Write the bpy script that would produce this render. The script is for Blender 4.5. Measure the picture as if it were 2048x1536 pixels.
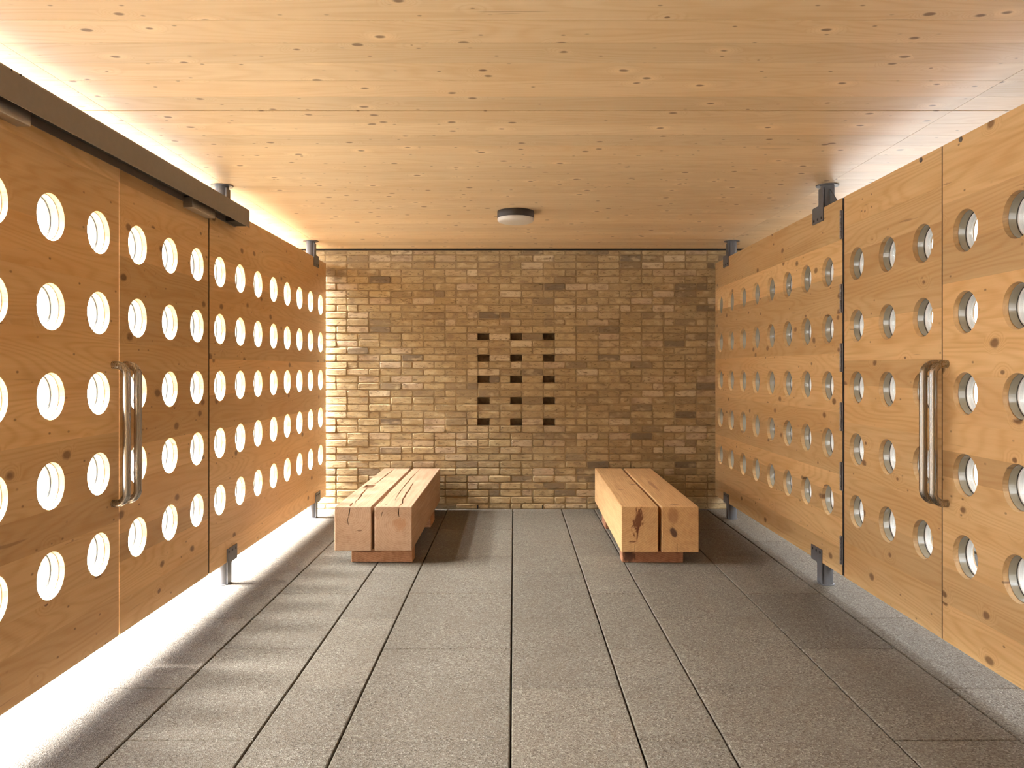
import bpy, bmesh, math, random
from mathutils import Vector, Matrix
from mathutils.geometry import delaunay_2d_cdt

for o in list(bpy.data.objects):
    bpy.data.objects.remove(o, do_unlink=True)
SC = bpy.context.scene
COL = SC.collection
R = random.Random(7)
PI = math.pi

# ------------------------------------------------------------------ camera
F = 1560.0
cam_d = bpy.data.cameras.new('camera')
cam = bpy.data.objects.new('camera', cam_d)
COL.objects.link(cam)
cam.location = (0, 0, 1.31)
cam.rotation_euler = (PI / 2, 0, 0)
cam_d.sensor_width = 36
cam_d.lens = F / 2048 * 36
cam_d.shift_x = -4.5 / 2048
cam_d.shift_y = -32.5 / 2048
cam_d.clip_start = 0.02
SC.camera = cam

# ------------------------------------------------------------------ light
SKY = (0.80, 0.89, 1.0)
SKY_STRENGTH = 10.0
SUN_STRENGTH = 145.0
SUN_ELEV, SUN_AZ, SUN_SOFT = 43.5, 1, 37     # degrees: bright hazy sun, off to the left of the building
EXPOSURE = 0.58
world = bpy.data.worlds.new('world')
SC.world = world
world.use_nodes = True
bg = world.node_tree.nodes['Background']
bg.inputs[0].default_value = (*SKY, 1)
bg.inputs[1].default_value = SKY_STRENGTH
sun_d = bpy.data.lights.new('hazy_sun', 'SUN')
sun_d.energy = SUN_STRENGTH
sun_d.angle = math.radians(SUN_SOFT)
sun_d.color = (0.97, 0.98, 1.0)
sun = bpy.data.objects.new('hazy_sun', sun_d)
COL.objects.link(sun)
_e, _a = math.radians(SUN_ELEV), math.radians(SUN_AZ)
_dir = Vector((math.cos(_e) * math.cos(_a), math.cos(_e) * math.sin(_a), -math.sin(_e)))
sun.rotation_euler = _dir.to_track_quat('-Z', 'Y').to_euler()
sun.location = (-8, 3, 9)
SC.view_settings.view_transform = 'Standard'
SC.view_settings.look = 'None'
SC.view_settings.exposure = EXPOSURE
SC.view_settings.gamma = 1
SC.view_settings.use_curve_mapping = False
SC.cycles.max_bounces = 16
SC.cycles.diffuse_bounces = 10
SC.cycles.glossy_bounces = 4
SC.cycles.transparent_max_bounces = 24
SC.cycles.sample_clamp_indirect = 12.0

# ------------------------------------------------------------------ node helper
class NT:
    def __init__(self, name):
        self.m = bpy.data.materials.new(name)
        self.m.use_nodes = True
        self.t = self.m.node_tree
        self.t.nodes.clear()
        self.out = self.t.nodes.new('ShaderNodeOutputMaterial')
    def n(self, typ, ins=None, **props):
        nd = self.t.nodes.new(typ)
        for k, v in props.items():
            setattr(nd, k, v)
        for k, v in (ins or {}).items():
            self.set(nd.inputs[k], v)
        return nd
    def set(self, sock, v):
        if isinstance(v, bpy.types.NodeSocket):
            self.t.links.new(v, sock)
        elif isinstance(v, bpy.types.Node):
            self.t.links.new(v.outputs[0], sock)
        else:
            sock.default_value = v
    def math(self, op, a, b=None, c=None, clamp=False):
        nd = self.n('ShaderNodeMath', operation=op)
        nd.use_clamp = clamp
        self.set(nd.inputs[0], a)
        if b is not None: self.set(nd.inputs[1], b)
        if c is not None: self.set(nd.inputs[2], c)
        return nd.outputs[0]
    def vmath(self, op, a, b=None):
        nd = self.n('ShaderNodeVectorMath', operation=op)
        self.set(nd.inputs[0], a)
        if b is not None: self.set(nd.inputs[1], b)
        return nd.outputs['Value'] if op in ('LENGTH', 'DISTANCE', 'DOT_PRODUCT') else nd.outputs[0]
    def rng(self, v, a, b, c=0.0, d=1.0, smooth=True):
        nd = self.n('ShaderNodeMapRange', interpolation_type='SMOOTHSTEP' if smooth else 'LINEAR')
        self.set(nd.inputs[0], v)
        for i, x in enumerate((a, b, c, d)): self.set(nd.inputs[1 + i], x)
        return nd.outputs[0]
    def mix(self, f, a, b, blend='MIX'):
        nd = self.n('ShaderNodeMix', data_type='RGBA', blend_type=blend)
        self.set(nd.inputs[0], f)
        self.set(nd.inputs[6], (*a, 1) if isinstance(a, tuple) else a)
        self.set(nd.inputs[7], (*b, 1) if isinstance(b, tuple) else b)
        return nd.outputs[2]
    def noise(self, vec, scale, detail=2.0, rough=0.5, dist=0.0):
        nd = self.n('ShaderNodeTexNoise', {'Vector': vec, 'Scale': scale, 'Detail': detail,
                                          'Roughness': rough, 'Distortion': dist})
        return nd
    def ramp(self, f, stops, interp='LINEAR'):
        nd = self.n('ShaderNodeValToRGB')
        cr = nd.color_ramp
        cr.interpolation = interp
        while len(cr.elements) < len(stops): cr.elements.new(0.5)
        for e, (p, c) in zip(cr.elements, stops):
            e.position = p; e.color = (*c, 1)
        self.set(nd.inputs[0], f)
        return nd.outputs[0]
    def principled(self, color, rough, metallic=0.0, spec=0.4, normal=None):
        nd = self.n('ShaderNodeBsdfPrincipled', {'Base Color': (*color, 1) if isinstance(color, tuple) else color,
                                                'Roughness': rough, 'Metallic': metallic, 'Specular IOR Level': spec})
        if normal is not None: self.set(nd.inputs['Normal'], normal)
        self.t.links.new(nd.outputs[0], self.out.inputs[0])
        return self.m
    def bump(self, h, strength, dist=0.01):
        return self.n('ShaderNodeBump', {'Height': h, 'Strength': strength, 'Distance': dist}).outputs[0]
    def scalevec(self, v, s):
        return self.vmath('MULTIPLY', v, s)

def wood_board(name, light, dark, red, grain='Y', knot_size=1.0, knot_density=0.55, ring=1.0, tone_amt=0.3, rough=0.42, bloom=0.0):
    """glued softwood boards: tone per board, streaks, cathedral rings, knots; grain along the given axis"""
    t = NT(name)
    oc = t.n('ShaderNodeTexCoord').outputs['Object']
    rnd = t.n('ShaderNodeObjectInfo').outputs['Random']
    off = t.n('ShaderNodeCombineXYZ', {0: t.math('MULTIPLY', rnd, 37.0), 1: t.math('MULTIPLY', rnd, 91.0),
                                      2: t.math('MULTIPLY', rnd, 53.0)})
    p0 = t.vmath('ADD', oc, off.outputs[0])
    # reorder so that local x = along grain
    sp = t.n('ShaderNodeSeparateXYZ', {0: p0})
    if grain == 'Y':
        p = t.n('ShaderNodeCombineXYZ', {0: sp.outputs[1], 1: sp.outputs[2], 2: sp.outputs[0]}).outputs[0]
    else:
        p = t.n('ShaderNodeCombineXYZ', {0: sp.outputs[0], 1: sp.outputs[1], 2: sp.outputs[2]}).outputs[0]
    # knots
    vk = t.n('ShaderNodeTexVoronoi', {'Vector': t.scalevec(p, (3.3, 5.2, 0.0)), 'Scale': 1.0, 'Randomness': 1.0}, feature='F1', voronoi_dimensions='2D')
    kr = t.n('ShaderNodeSeparateColor', {0: vk.outputs['Color']})
    kgate = t.rng(kr.outputs[0], 1.0 - knot_density, 1.0 - knot_density + 0.45, 0.0, 1.0)
    wob = t.noise(t.scalevec(p, (14, 22, 14)), 1.0, 2.0)
    kd = t.math('ADD', vk.outputs['Distance'], t.math('MULTIPLY', t.math('SUBTRACT', wob.outputs[0], 0.5), 0.10))
    krad = t.math('MULTIPLY', t.math('POWER', kgate, 1.4), 0.095 * knot_size)
    km = t.math('SUBTRACT', 1.0, t.rng(kd, t.math('MULTIPLY', krad, 0.45), t.math('ADD', krad, 0.004)), clamp=True)
    km = t.math('MULTIPLY', km, t.rng(kgate, 0.02, 0.2))
    halo = t.math('MULTIPLY', t.math('SUBTRACT', 1.0, t.rng(kd, 0.0, 0.26)), kgate)
    # small pin knots / resin flecks
    vs = t.n('ShaderNodeTexVoronoi', {'Vector': t.scalevec(p, (9.0, 15.0, 0.0)), 'Scale': 1.0}, feature='F1', voronoi_dimensions='2D')
    sr = t.n('ShaderNodeSeparateColor', {0: vs.outputs['Color']})
    sm = t.math('MULTIPLY', t.math('SUBTRACT', 1.0, t.rng(vs.outputs['Distance'], 0.03, 0.10)), t.rng(sr.outputs[1], 0.80, 0.95))
    # growth rings
    low = t.noise(t.scalevec(p, (0.55, 4.2, 2.0)), 1.0, 1.5, 0.45)
    ph = t.math('ADD', t.math('MULTIPLY', low.outputs[0], 26.0 * ring), t.math('MULTIPLY', halo, 5.0))
    rings = t.math('POWER', t.math('ADD', t.math('MULTIPLY', t.math('SINE', t.math('MULTIPLY', ph, 6.283)), 0.5), 0.5), 2.2)
    fine = t.noise(t.scalevec(p, (2.2, 95.0, 40.0)), 1.0, 3.0, 0.6)
    band = t.noise(t.scalevec(p, (0.7, 9.0, 4.0)), 1.0, 2.0, 0.5)
    g = t.math('ADD', t.math('MULTIPLY', rings, 0.42), t.math('MULTIPLY', t.rng(fine.outputs[0], 0.3, 0.75), 0.34))
    g = t.math('ADD', g, t.math('MULTIPLY', t.rng(band.outputs[0], 0.35, 0.7), 0.36))
    c = t.mix(g, light, dark)
    c = t.mix(t.math('MULTIPLY', t.rng(t.noise(t.scalevec(p, (0.8, 3.0, 1.0)), 1.0, 1.0).outputs[0], 0.5, 0.75), 0.35), c, red)
    if bloom > 0:   # pale reaction wood beside knots
        c = t.mix(t.math('MULTIPLY', t.math('MULTIPLY', halo, t.rng(kr.outputs[2], 0.3, 0.7)), bloom), c, tuple(min(1, x * 1.35) for x in light))
    chk = t.noise(t.scalevec(p, (2.6, 60.0, 0.0)), 1.0, 2.0, 0.5, 0.6)
    c = t.mix(t.math('MULTIPLY', t.rng(chk.outputs[0], 0.70, 0.78), 0.55), c, (0.19, 0.09, 0.038))
    tone = t.math('ADD', 1.0 - tone_amt * 0.55, t.math('MULTIPLY', rnd, tone_amt))
    r2 = t.math('FRACT', t.math('MULTIPLY', rnd, 17.31))
    c = t.mix(t.math('MULTIPLY', t.rng(r2, 0.55, 1.0), 0.4), c, t.mix(0.5, c, red))
    c = t.mix(1.0, c, t.n('ShaderNodeCombineColor', {0: tone, 1: tone, 2: tone}).outputs[0], 'MULTIPLY')
    c = t.mix(t.math('MULTIPLY', km, 0.80), c, (0.13, 0.056, 0.022))
    c = t.mix(t.math('MULTIPLY', sm, 0.7), c, (0.10, 0.042, 0.016))
    b = t.bump(t.math('ADD', t.math('MULTIPLY', fine.outputs[0], 0.5), t.math('MULTIPLY', rings, 0.25)), 0.12, 0.004)
    return t.principled(c, rough, spec=0.35, normal=b)

def beam_wood(name, light, dark, pith, marks=()):
    """solid timber: rings about a pith axis that runs along Y (bench-local coordinates)"""
    t = NT(name)
    oc = t.n('ShaderNodeTexCoord').outputs['Object']
    sp = t.n('ShaderNodeSeparateXYZ', {0: oc})
    w = t.noise(t.scalevec(oc, (5.0, 1.1, 5.0)), 1.0, 3.0, 0.5)
    w2 = t.noise(t.scalevec(oc, (26.0, 3.0, 26.0)), 1.0, 3.0, 0.55)
    x = t.math('SUBTRACT', sp.outputs[0], pith[0]); z = t.math('SUBTRACT', sp.outputs[2], pith[1])
    r = t.math('SQRT', t.math('ADD', t.math('MULTIPLY', x, x), t.math('MULTIPLY', z, z)))
    ph = t.math('ADD', t.math('MULTIPLY', r, 75.0), t.math('MULTIPLY', w.outputs[0], 3.0))
    rings = t.math('ADD', t.math('MULTIPLY', t.math('SINE', t.math('MULTIPLY', ph, 6.283)), 0.5), 0.5)
    fine = t.noise(t.scalevec(oc, (70.0, 3.0, 70.0)), 1.0, 3.0, 0.6)
    g = t.math('ADD', t.math('MULTIPLY', t.math('POWER', rings, 2.0), 0.34), t.math('MULTIPLY', t.rng(fine.outputs[0], 0.3, 0.72), 0.33))
    g = t.math('ADD', g, t.math('MULTIPLY', t.rng(w2.outputs[0], 0.38, 0.72), 0.35))
    c = t.mix(g, light, dark)
    v = t.n('ShaderNodeTexVoronoi', {'Vector': t.scalevec(oc, (9.0, 4.0, 9.0)), 'Scale': 1.0}, feature='F1')
    vr = t.n('ShaderNodeSeparateColor', {0: v.outputs['Color']})
    km = t.math('MULTIPLY', t.math('SUBTRACT', 1.0, t.rng(v.outputs['Distance'], 0.03, 0.15)), t.rng(vr.outputs[0], 0.72, 0.95))
    c = t.mix(t.math('MULTIPLY', km, 0.8), c, (0.11, 0.045, 0.022))
    nz = t.noise(t.scalevec(oc, (60.0, 25.0, 22.0)), 1.0, 3.0, 0.65, 0.8)
    for (cx, cy, cz, rx, ry, rz, tilt, col, amt, nsy) in marks:
        dx = t.math('SUBTRACT', sp.outputs[0], cx); dy = t.math('SUBTRACT', sp.outputs[1], cy); dz = t.math('SUBTRACT', sp.outputs[2], cz)
        dx = t.math('ADD', dx, t.math('MULTIPLY', dz, -tilt))
        q = t.vmath('LENGTH', t.n('ShaderNodeCombineXYZ', {0: t.math('DIVIDE', dx, rx), 1: t.math('DIVIDE', dy, ry), 2: t.math('DIVIDE', dz, rz)}).outputs[0])
        q = t.math('ADD', q, t.math('MULTIPLY', t.math('SUBTRACT', nz.outputs[0], 0.5), nsy))
        mk = t.math('SUBTRACT', 1.0, t.rng(q, 0.55, 1.05))
        c = t.mix(t.math('MULTIPLY', mk, amt), c, col)
    b = t.bump(t.math('ADD', fine.outputs[0], t.math('MULTIPLY', w2.outputs[0], 0.7)), 0.25, 0.004)
    return t.principled(c, 0.62, spec=0.25, normal=b)

def plain(name, color, rough=0.5, metallic=0.0, spec=0.4, noise=0.0):
    t = NT(name)
    c = color
    if noise:
        nz = t.noise(t.n('ShaderNodeTexCoord').outputs['Object'], 30.0, 3.0)
        c = t.mix(t.rng(nz.outputs[0], 0.3, 0.7), tuple(x * (1 - noise) for x in color), tuple(min(1, x * (1 + noise)) for x in color))
    return t.principled(c, rough, metallic, spec)

def brushed(name, color, rough):
    t = NT(name)
    oc = t.n('ShaderNodeTexCoord').outputs['Object']
    nz = t.noise(t.scalevec(oc, (300, 300, 4)), 1.0, 2.0)
    rr = t.rng(nz.outputs[0], 0.2, 0.8, rough * 0.8, rough * 1.25)
    return t.principled(color, rr, 1.0, 0.5, t.bump(nz.outputs[0], 0.01, 0.0005))

def clear_glass(name, tint, f0=0.04):
    t = NT(name)
    ge = t.n('ShaderNodeNewGeometry')
    cs = t.math('ABSOLUTE', t.vmath('DOT_PRODUCT', ge.outputs['Incoming'], ge.outputs['Normal']))
    fr = t.math('ADD', f0, t.math('MULTIPLY', t.math('POWER', t.math('SUBTRACT', 1.0, cs, clamp=True), 5.0), 1.0 - f0))
    tr = t.n('ShaderNodeBsdfTransparent', {'Color': (*tint, 1)})
    gl = t.n('ShaderNodeBsdfGlossy', {'Color': (1, 1, 1, 1), 'Roughness': 0.04})
    mx = t.n('ShaderNodeMixShader', {0: fr, 1: tr, 2: gl})
    t.t.links.new(mx.outputs[0], t.out.inputs[0])
    return t.m

def brick_mat():
    t = NT('stock_brick')
    at = t.n('ShaderNodeAttribute', attribute_name='tone')
    s = t.n('ShaderNodeSeparateColor', {0: at.outputs['Color']})
    oc = t.n('ShaderNodeTexCoord').outputs['Object']
    base = t.ramp(s.outputs[0], [(0.0, (0.19, 0.145, 0.10)), (0.10, (0.27, 0.20, 0.12)), (0.25, (0.37, 0.265, 0.135)),
                                 (0.55, (0.43, 0.315, 0.165)), (0.78, (0.48, 0.36, 0.19)), (0.90, (0.47, 0.345, 0.22)), (1.0, (0.60, 0.48, 0.30))])
    shift = t.n('ShaderNodeCombineXYZ', {0: t.math('MULTIPLY', s.outputs[1], 40.0), 1: 0.0, 2: t.math('MULTIPLY', s.outputs[1], 13.0)})
    p = t.vmath('ADD', oc, shift.outputs[0])
    crease = t.noise(t.scalevec(p, (22, 30, 60)), 1.0, 4.0, 0.62, 1.0)
    blot = t.noise(t.scalevec(p, (9, 9, 16)), 1.0, 2.0, 0.5)
    grit = t.noise(p, 260.0, 2.0)
    c = t.mix(t.math('MULTIPLY', t.rng(crease.outputs[0], 0.53, 0.68), 0.75), base, (0.14, 0.095, 0.05))
    c = t.mix(t.math('MULTIPLY', t.rng(blot.outputs[0], 0.52, 0.70), 0.6), c, (0.24, 0.165, 0.10))
    c = t.mix(t.math('MULTIPLY', t.rng(blot.outputs[0], 0.46, 0.30), 0.5), c, (0.62, 0.49, 0.29))
    c = t.mix(t.math('MULTIPLY', t.rng(grit.outputs[0], 0.35, 0.7), 0.22), c, (0.20, 0.15, 0.09))
    h = t.math('ADD', t.math('MULTIPLY', crease.outputs[0], -1.0), t.math('MULTIPLY', grit.outputs[0], 0.35))
    return t.principled(c, 0.92, spec=0.12, normal=t.bump(h, 0.75, 0.006))

def mortar_mat():
    t = NT('mortar')
    oc = t.n('ShaderNodeTexCoord').outputs['Object']
    a = t.noise(oc, 7.0, 3.0); g = t.noise(oc, 240.0, 2.0)
    c = t.mix(t.rng(a.outputs[0], 0.3, 0.7), (0.26, 0.185, 0.10), (0.36, 0.265, 0.145))
    c = t.mix(t.math('MULTIPLY', t.rng(g.outputs[0], 0.35, 0.7), 0.3), c, (0.24, 0.175, 0.10))
    return t.principled(c, 0.95, spec=0.1, normal=t.bump(g.outputs[0], 0.5, 0.003))

def paving_mat(name, tint=(1, 1, 1)):
    t = NT(name)
    oc = t.n('ShaderNodeTexCoord').outputs['Object']
    rnd = t.n('ShaderNodeObjectInfo').outputs['Random']
    v = t.n('ShaderNodeTexVoronoi', {'Vector': oc, 'Scale': 200.0}, feature='F1')
    vc = t.n('ShaderNodeSeparateColor', {0: v.outputs['Color']})
    v2 = t.n('ShaderNodeTexVoronoi', {'Vector': oc, 'Scale': 70.0}, feature='F1')
    v2c = t.n('ShaderNodeSeparateColor', {0: v2.outputs['Color']})
    big = t.noise(oc, 2.3, 4.0, 0.6)
    c = t.ramp(vc.outputs[0], [(0.0, (0.16, 0.125, 0.09)), (0.22, (0.30, 0.25, 0.19)), (0.6, (0.40, 0.35, 0.28)), (0.9, (0.50, 0.45, 0.37)), (1.0, (0.72, 0.68, 0.60))])
    st = t.math('MULTIPLY', t.math('SUBTRACT', 1.0, t.rng(v2.outputs['Distance'], 0.15, 0.34)), t.rng(v2c.outputs[0], 0.90, 0.95))
    c = t.mix(t.math('MULTIPLY', st, 0.8), c, (0.74, 0.69, 0.60))
    sd = t.math('MULTIPLY', t.math('SUBTRACT', 1.0, t.rng(v2.outputs['Distance'], 0.15, 0.36)), t.rng(v2c.outputs[1], 0.86, 0.92))
    c = t.mix(t.math('MULTIPLY', sd, 0.75), c, (0.10, 0.075, 0.055))
    c = t.mix(t.math('MULTIPLY', t.rng(big.outputs[0], 0.40, 0.72), 0.4), c, (0.31, 0.255, 0.19))
    tone = t.math('ADD', 0.90, t.math('MULTIPLY', rnd, 0.2))
    tc = t.n('ShaderNodeCombineColor', {0: t.math('MULTIPLY', tone, tint[0]), 1: t.math('MULTIPLY', tone, tint[1]), 2: t.math('MULTIPLY', tone, tint[2])})
    c = t.mix(1.0, c, tc.outputs[0], 'MULTIPLY')
    return t.principled(c, 0.85, spec=0.25, normal=t.bump(v.outputs['Distance'], 0.55, 0.004))

M = {}
M['door_wood'] = wood_board('larch_panel_wood', (0.68, 0.455, 0.225), (0.53, 0.315, 0.125), (0.54, 0.285, 0.10), 'Y', 1.25, 0.62, 1.0, 0.36, 0.40)
M['ceil_wood'] = wood_board('spruce_ceiling_wood', (0.74, 0.57, 0.36), (0.64, 0.45, 0.245), (0.64, 0.42, 0.21), 'X', 0.72, 0.95, 0.8, 0.17, 0.45, bloom=0.4)
M['brick'] = brick_mat()
M['mortar'] = mortar_mat()
M['paving'] = paving_mat('exposed_aggregate', (0.335, 0.322, 0.305))
M['ground'] = paving_mat('pale_paving', (0.20, 0.212, 0.225))
M['joint'] = plain('dark_joint', (0.035, 0.028, 0.022), 0.95)
M['black'] = plain('black_rubber', (0.012, 0.011, 0.01), 0.7)
M['post'] = plain('grey_painted_steel', (0.10, 0.098, 0.102), 0.45, 0.0, 0.5, 0.06)
M['header'] = plain('grey_powder_coat', (0.165, 0.14, 0.12), 0.45, 0.0, 0.5, 0.04)
M['alu'] = brushed('satin_aluminium', (0.42, 0.40, 0.38), 0.38)
M['steel'] = brushed('brushed_stainless', (0.36, 0.325, 0.29), 0.28)
M['hinge'] = plain('hinge_metal', (0.24, 0.22, 0.22), 0.35, 0.8)
M['seal'] = plain('grey_seal', (0.06, 0.055, 0.05), 0.5)
M['screw'] = plain('dark_screw', (0.03, 0.027, 0.025), 0.5, 0.5)
M['glass'] = clear_glass('clear_glass', (0.955, 0.97, 0.965))
M['collar'] = plain('satin_glass_collar', (0.31, 0.275, 0.205), 0.14, 0.0, 0.8)
M['rim'] = plain('pale_rim', (0.78, 0.77, 0.76), 0.3, 0.0, 0.5)
M['lampband'] = plain('bronze_band', (0.045, 0.034, 0.026), 0.45, 0.4)
M['opal'] = plain('opal_diffuser', (0.60, 0.555, 0.49), 0.3)

# ------------------------------------------------------------------ mesh helpers
def mesh_obj(name, verts, faces, mat, parent=None, smooth=False, mats=None, fmat=None):
    me = bpy.data.meshes.new(name)
    me.from_pydata([tuple(v) for v in verts], [], faces)
    for m_ in (mats or [mat]): me.materials.append(m_)
    if fmat:
        for p_, i in zip(me.polygons, fmat): p_.material_index = i
    if smooth:
        for p_ in me.polygons: p_.use_smooth = True
    me.update()
    o = bpy.data.objects.new(name, me)
    COL.objects.link(o)
    if parent: o.parent = parent
    return o

def fix(o):
    bm = bmesh.new(); bm.from_mesh(o.data)
    bmesh.ops.recalc_face_normals(bm, faces=bm.faces)
    bm.to_mesh(o.data); bm.free()
    return o

class MB:
    def __init__(self): self.v = []; self.f = []
    def add(self, vs, fs):
        n = len(self.v); self.v += [tuple(x) for x in vs]; self.f += [tuple(i + n for i in f) for f in fs]
    def box(self, x0, x1, y0, y1, z0, z1, c=0.0):
        if c <= 0:
            vs = [(x, y, z) for x in (x0, x1) for y in (y0, y1) for z in (z0, z1)]
            self.add(vs, [(0, 1, 3, 2), (4, 6, 7, 5), (0, 4, 5, 1), (2, 3, 7, 6), (0, 2, 6, 4), (1, 5, 7, 3)])
            return
        bm = bmesh.new()
        bmesh.ops.create_cube(bm, size=1)
        for v in bm.verts:
            v.co = Vector((x0 + (v.co.x + .5) * (x1 - x0), y0 + (v.co.y + .5) * (y1 - y0), z0 + (v.co.z + .5) * (z1 - z0)))
        bmesh.ops.bevel(bm, geom=bm.edges[:], offset=c, segments=1, affect='EDGES')
        bm.verts.index_update()
        self.add([v.co.copy() for v in bm.verts], [[v.index for v in f.verts] for f in bm.faces])
        bm.free()
    def prism(self, poly, mapf, d0, d1):
        """poly in (u,v), extruded between depths d0,d1; mapf(u,v,d)->xyz"""
        n = len(poly)
        vs = [mapf(u, v, d0) for u, v in poly] + [mapf(u, v, d1) for u, v in poly]
        fs = [tuple(range(n))[::-1], tuple(range(n, 2 * n))] + [(i, (i + 1) % n, n + (i + 1) % n, n + i) for i in range(n)]
        self.add(vs, fs)
    def lathe(self, prof, mapf, seg=32, close=True):
        """prof: list of (radius, depth); closed loop if close"""
        n = len(prof)
        vs = []
        for k in range(seg):
            a = 2 * PI * k / seg
            for r, d in prof: vs.append(mapf(r * math.cos(a), r * math.sin(a), d))
        fs = []
        for k in range(seg):
            k2 = (k + 1) % seg
            for i in range(n if close else n - 1):
                j = (i + 1) % n
                fs.append((k * n + i, k * n + j, k2 * n + j, k2 * n + i))
        self.add(vs, fs)
    def tube(self, pts, r, seg=14):
        pts = [Vector(p) for p in pts]
        rings = []
        up = None
        for i, p in enumerate(pts):
            d = (pts[min(i + 1, len(pts) - 1)] - pts[max(i - 1, 0)]).normalized()
            if up is None:
                up = d.orthogonal().normalized()
            else:
                up = (up - d * up.dot(d)).normalized()
            s = d.cross(up)
            rings.append([p + (up * math.cos(2 * PI * k / seg) + s * math.sin(2 * PI * k / seg)) * r for k in range(seg)])
        vs = [v for rg in rings for v in rg]
        fs = [(i * seg + k, i * seg + (k + 1) % seg, (i + 1) * seg + (k + 1) % seg, (i + 1) * seg + k) for i in range(len(pts) - 1) for k in range(seg)]
        fs += [tuple(range(seg))[::-1], tuple((len(pts) - 1) * seg + k for k in range(seg))]
        self.add(vs, fs)
    def build(self, name, mat, parent=None, smooth=False):
        o = fix(mesh_obj(name, self.v, self.f, mat, parent))
        if smooth:
            me = o.data
            for p_ in me.polygons: p_.use_smooth = True
            me.set_sharp_from_angle(angle=math.radians(35))
        return o

def empty(name, loc=(0, 0, 0)):
    o = bpy.data.objects.new(name, None)
    COL.objects.link(o); o.location = loc
    o.empty_display_size = 0.1
    return o

def tag(o, label=None, cat=None, group=None, kind=None):
    if label: o['label'] = label
    if cat: o['category'] = cat
    if group: o['group'] = group
    if kind: o['kind'] = kind
    return o

def circle_pts(u, v, r, n=36):
    return [(u + r * math.cos(2 * PI * k / n), v + r * math.sin(2 * PI * k / n)) for k in range(n)]

# ------------------------------------------------------------------ setting dimensions (metres; x right, y away, z up)
XL, XR = -1.735, 1.855        # inner faces of the timber side screens
T = 0.09                      # screen thickness
ZB, ZT = 0.135, 2.271         # bottom and top of the screens
YW = 7.234                    # brick wall face
CEIL = 2.4116
ROWS = [1.875, 1.539, 1.203, 0.867, 0.531]
RH = 0.0885                   # porthole radius

# ------------------------------------------------------------------ floor: paving slabs
floor = MB()
floor.box(-3.2, 3.3, -3.0, YW + 0.35, -0.12, -0.022)
floor = tag(floor.build('floor', M['joint']), 'grey beige exposed-aggregate paving floor laid in strips of three widths', 'floor', kind='structure')
SX = [-2.872, -2.57, -1.97, -1.367, -0.9175, -0.6145, -0.0125, 0.438, 0.742, 1.336, 1.781, 2.082, 2.684]
A = [3.191 + 0.893 * k for k in range(-6, 6)]
B = [2.747 + 0.8925 * k for k in range(-6, 7)]
sets = [B, A, A, B, A, B, A, B, A, B, A, B]
def slab(x0, x1, y0, y1):
    """thin slab with a slightly ragged chamfered arris"""
    g, c = 0.0034, 0.0035
    x0 += g; x1 -= g; y0 += 0.0028; y1 -= 0.0028
    ring = []
    nx, ny = 3, 4
    for k in range(nx): ring.append((x0 + (x1 - x0) * k / nx, y0))
    for k in range(ny): ring.append((x1, y0 + (y1 - y0) * k / ny))
    for k in range(nx): ring.append((x1 - (x1 - x0) * k / nx, y1))
    for k in range(ny): ring.append((x0, y1 - (y1 - y0) * k / ny))
    cx, cy = (x0 + x1) / 2, (y0 + y1) / 2
    n = len(ring)
    dz = R.uniform(-0.0012, 0.0)
    vs = []
    for x, y in ring:
        e = c * R.uniform(0.7, 1.5)
        vs.append((x - math.copysign(e, x - cx) * (1 if abs(x - x0) < 1e-6 or abs(x - x1) < 1e-6 else 0),
                   y - math.copysign(e, y - cy) * (1 if abs(y - y0) < 1e-6 or abs(y - y1) < 1e-6 else 0), dz))
    vs += [(x, y, dz - 0.003) for x, y in ring] + [(x, y, -0.022) for x, y in ring]
    fs = [tuple(range(n))]
    for a in (0, n):
        fs += [(a + (i + 1) % n, a + i, a + n + i, a + n + (i + 1) % n) for i in range(n)]
    o = mesh_obj('paving_slab', vs, fs, M['paving'], floor)
    fix(o)
for i, st in enumerate(sets):
    ys = sorted(st)
    if i == 2: ys = sorted(ys + [4.806])
    ys = [y for y in ys if y > 0.2 and y < YW + 0.02] + [YW + 0.02]
    for y0, y1 in zip(ys, ys[1:]):
        if y1 - y0 > 0.03: slab(SX[i], SX[i + 1], y0, y1)
g = MB()
g.box(-40, -3.2, -40, 45, -0.12, -0.004)
g.box(3.3, 40, -40, 45, -0.12, -0.004)
g.box(-3.2, 3.3, -40, -3.0, -0.12, -0.004)
g.box(-3.2, 3.3, YW + 0.35, 45, -0.12, -0.004)
tag(g.build('ground', M['ground']), 'pale paved ground outside beyond the timber screens', 'ground', kind='structure')

# ------------------------------------------------------------------ ceiling: spruce boards
OHL, OHR = 0.42, 1.6           # unseen eaves beyond the screens, right one lengthened to shade that side
ce = MB()
ce.box(XL - OHL, XR + OHR, -3.0, YW + 0.35, CEIL + 0.02, CEIL + 1.5)  # roof block above is unseen, made tall to shade the right side
ceiling = tag(ce.build('ceiling', M['ceil_wood']), 'pale knotty spruce board ceiling over the whole porch', 'ceiling', kind='structure')
pitch = 0.1745
k0 = -6
segs = [(XL - OHL, -1.742), (-1.742, 1.878), (1.878, XR + OHR)]
ybs = []
y = 3.345 + pitch * k0
while y < YW - 0.02:
    ybs.append(y); y += pitch
ybs.append(YW - 0.012)
for i in range(len(ybs) - 1):
    for (xa, xb) in segs:
        y0, y1 = ybs[i], ybs[i + 1]
        g0 = 0.004 if abs(y0 - 3.345) < 0.01 else 0.0009
        g1 = 0.004 if abs(y1 - 3.345) < 0.01 else 0.0009
        b = MB()
        b.box(xa + 0.001, xb - 0.001, y0 + g0, y1 - g1, CEIL + R.uniform(0, 0.0006), CEIL + 0.021)
        b.build('ceiling_board', M['ceil_wood'], ceiling)

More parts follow.
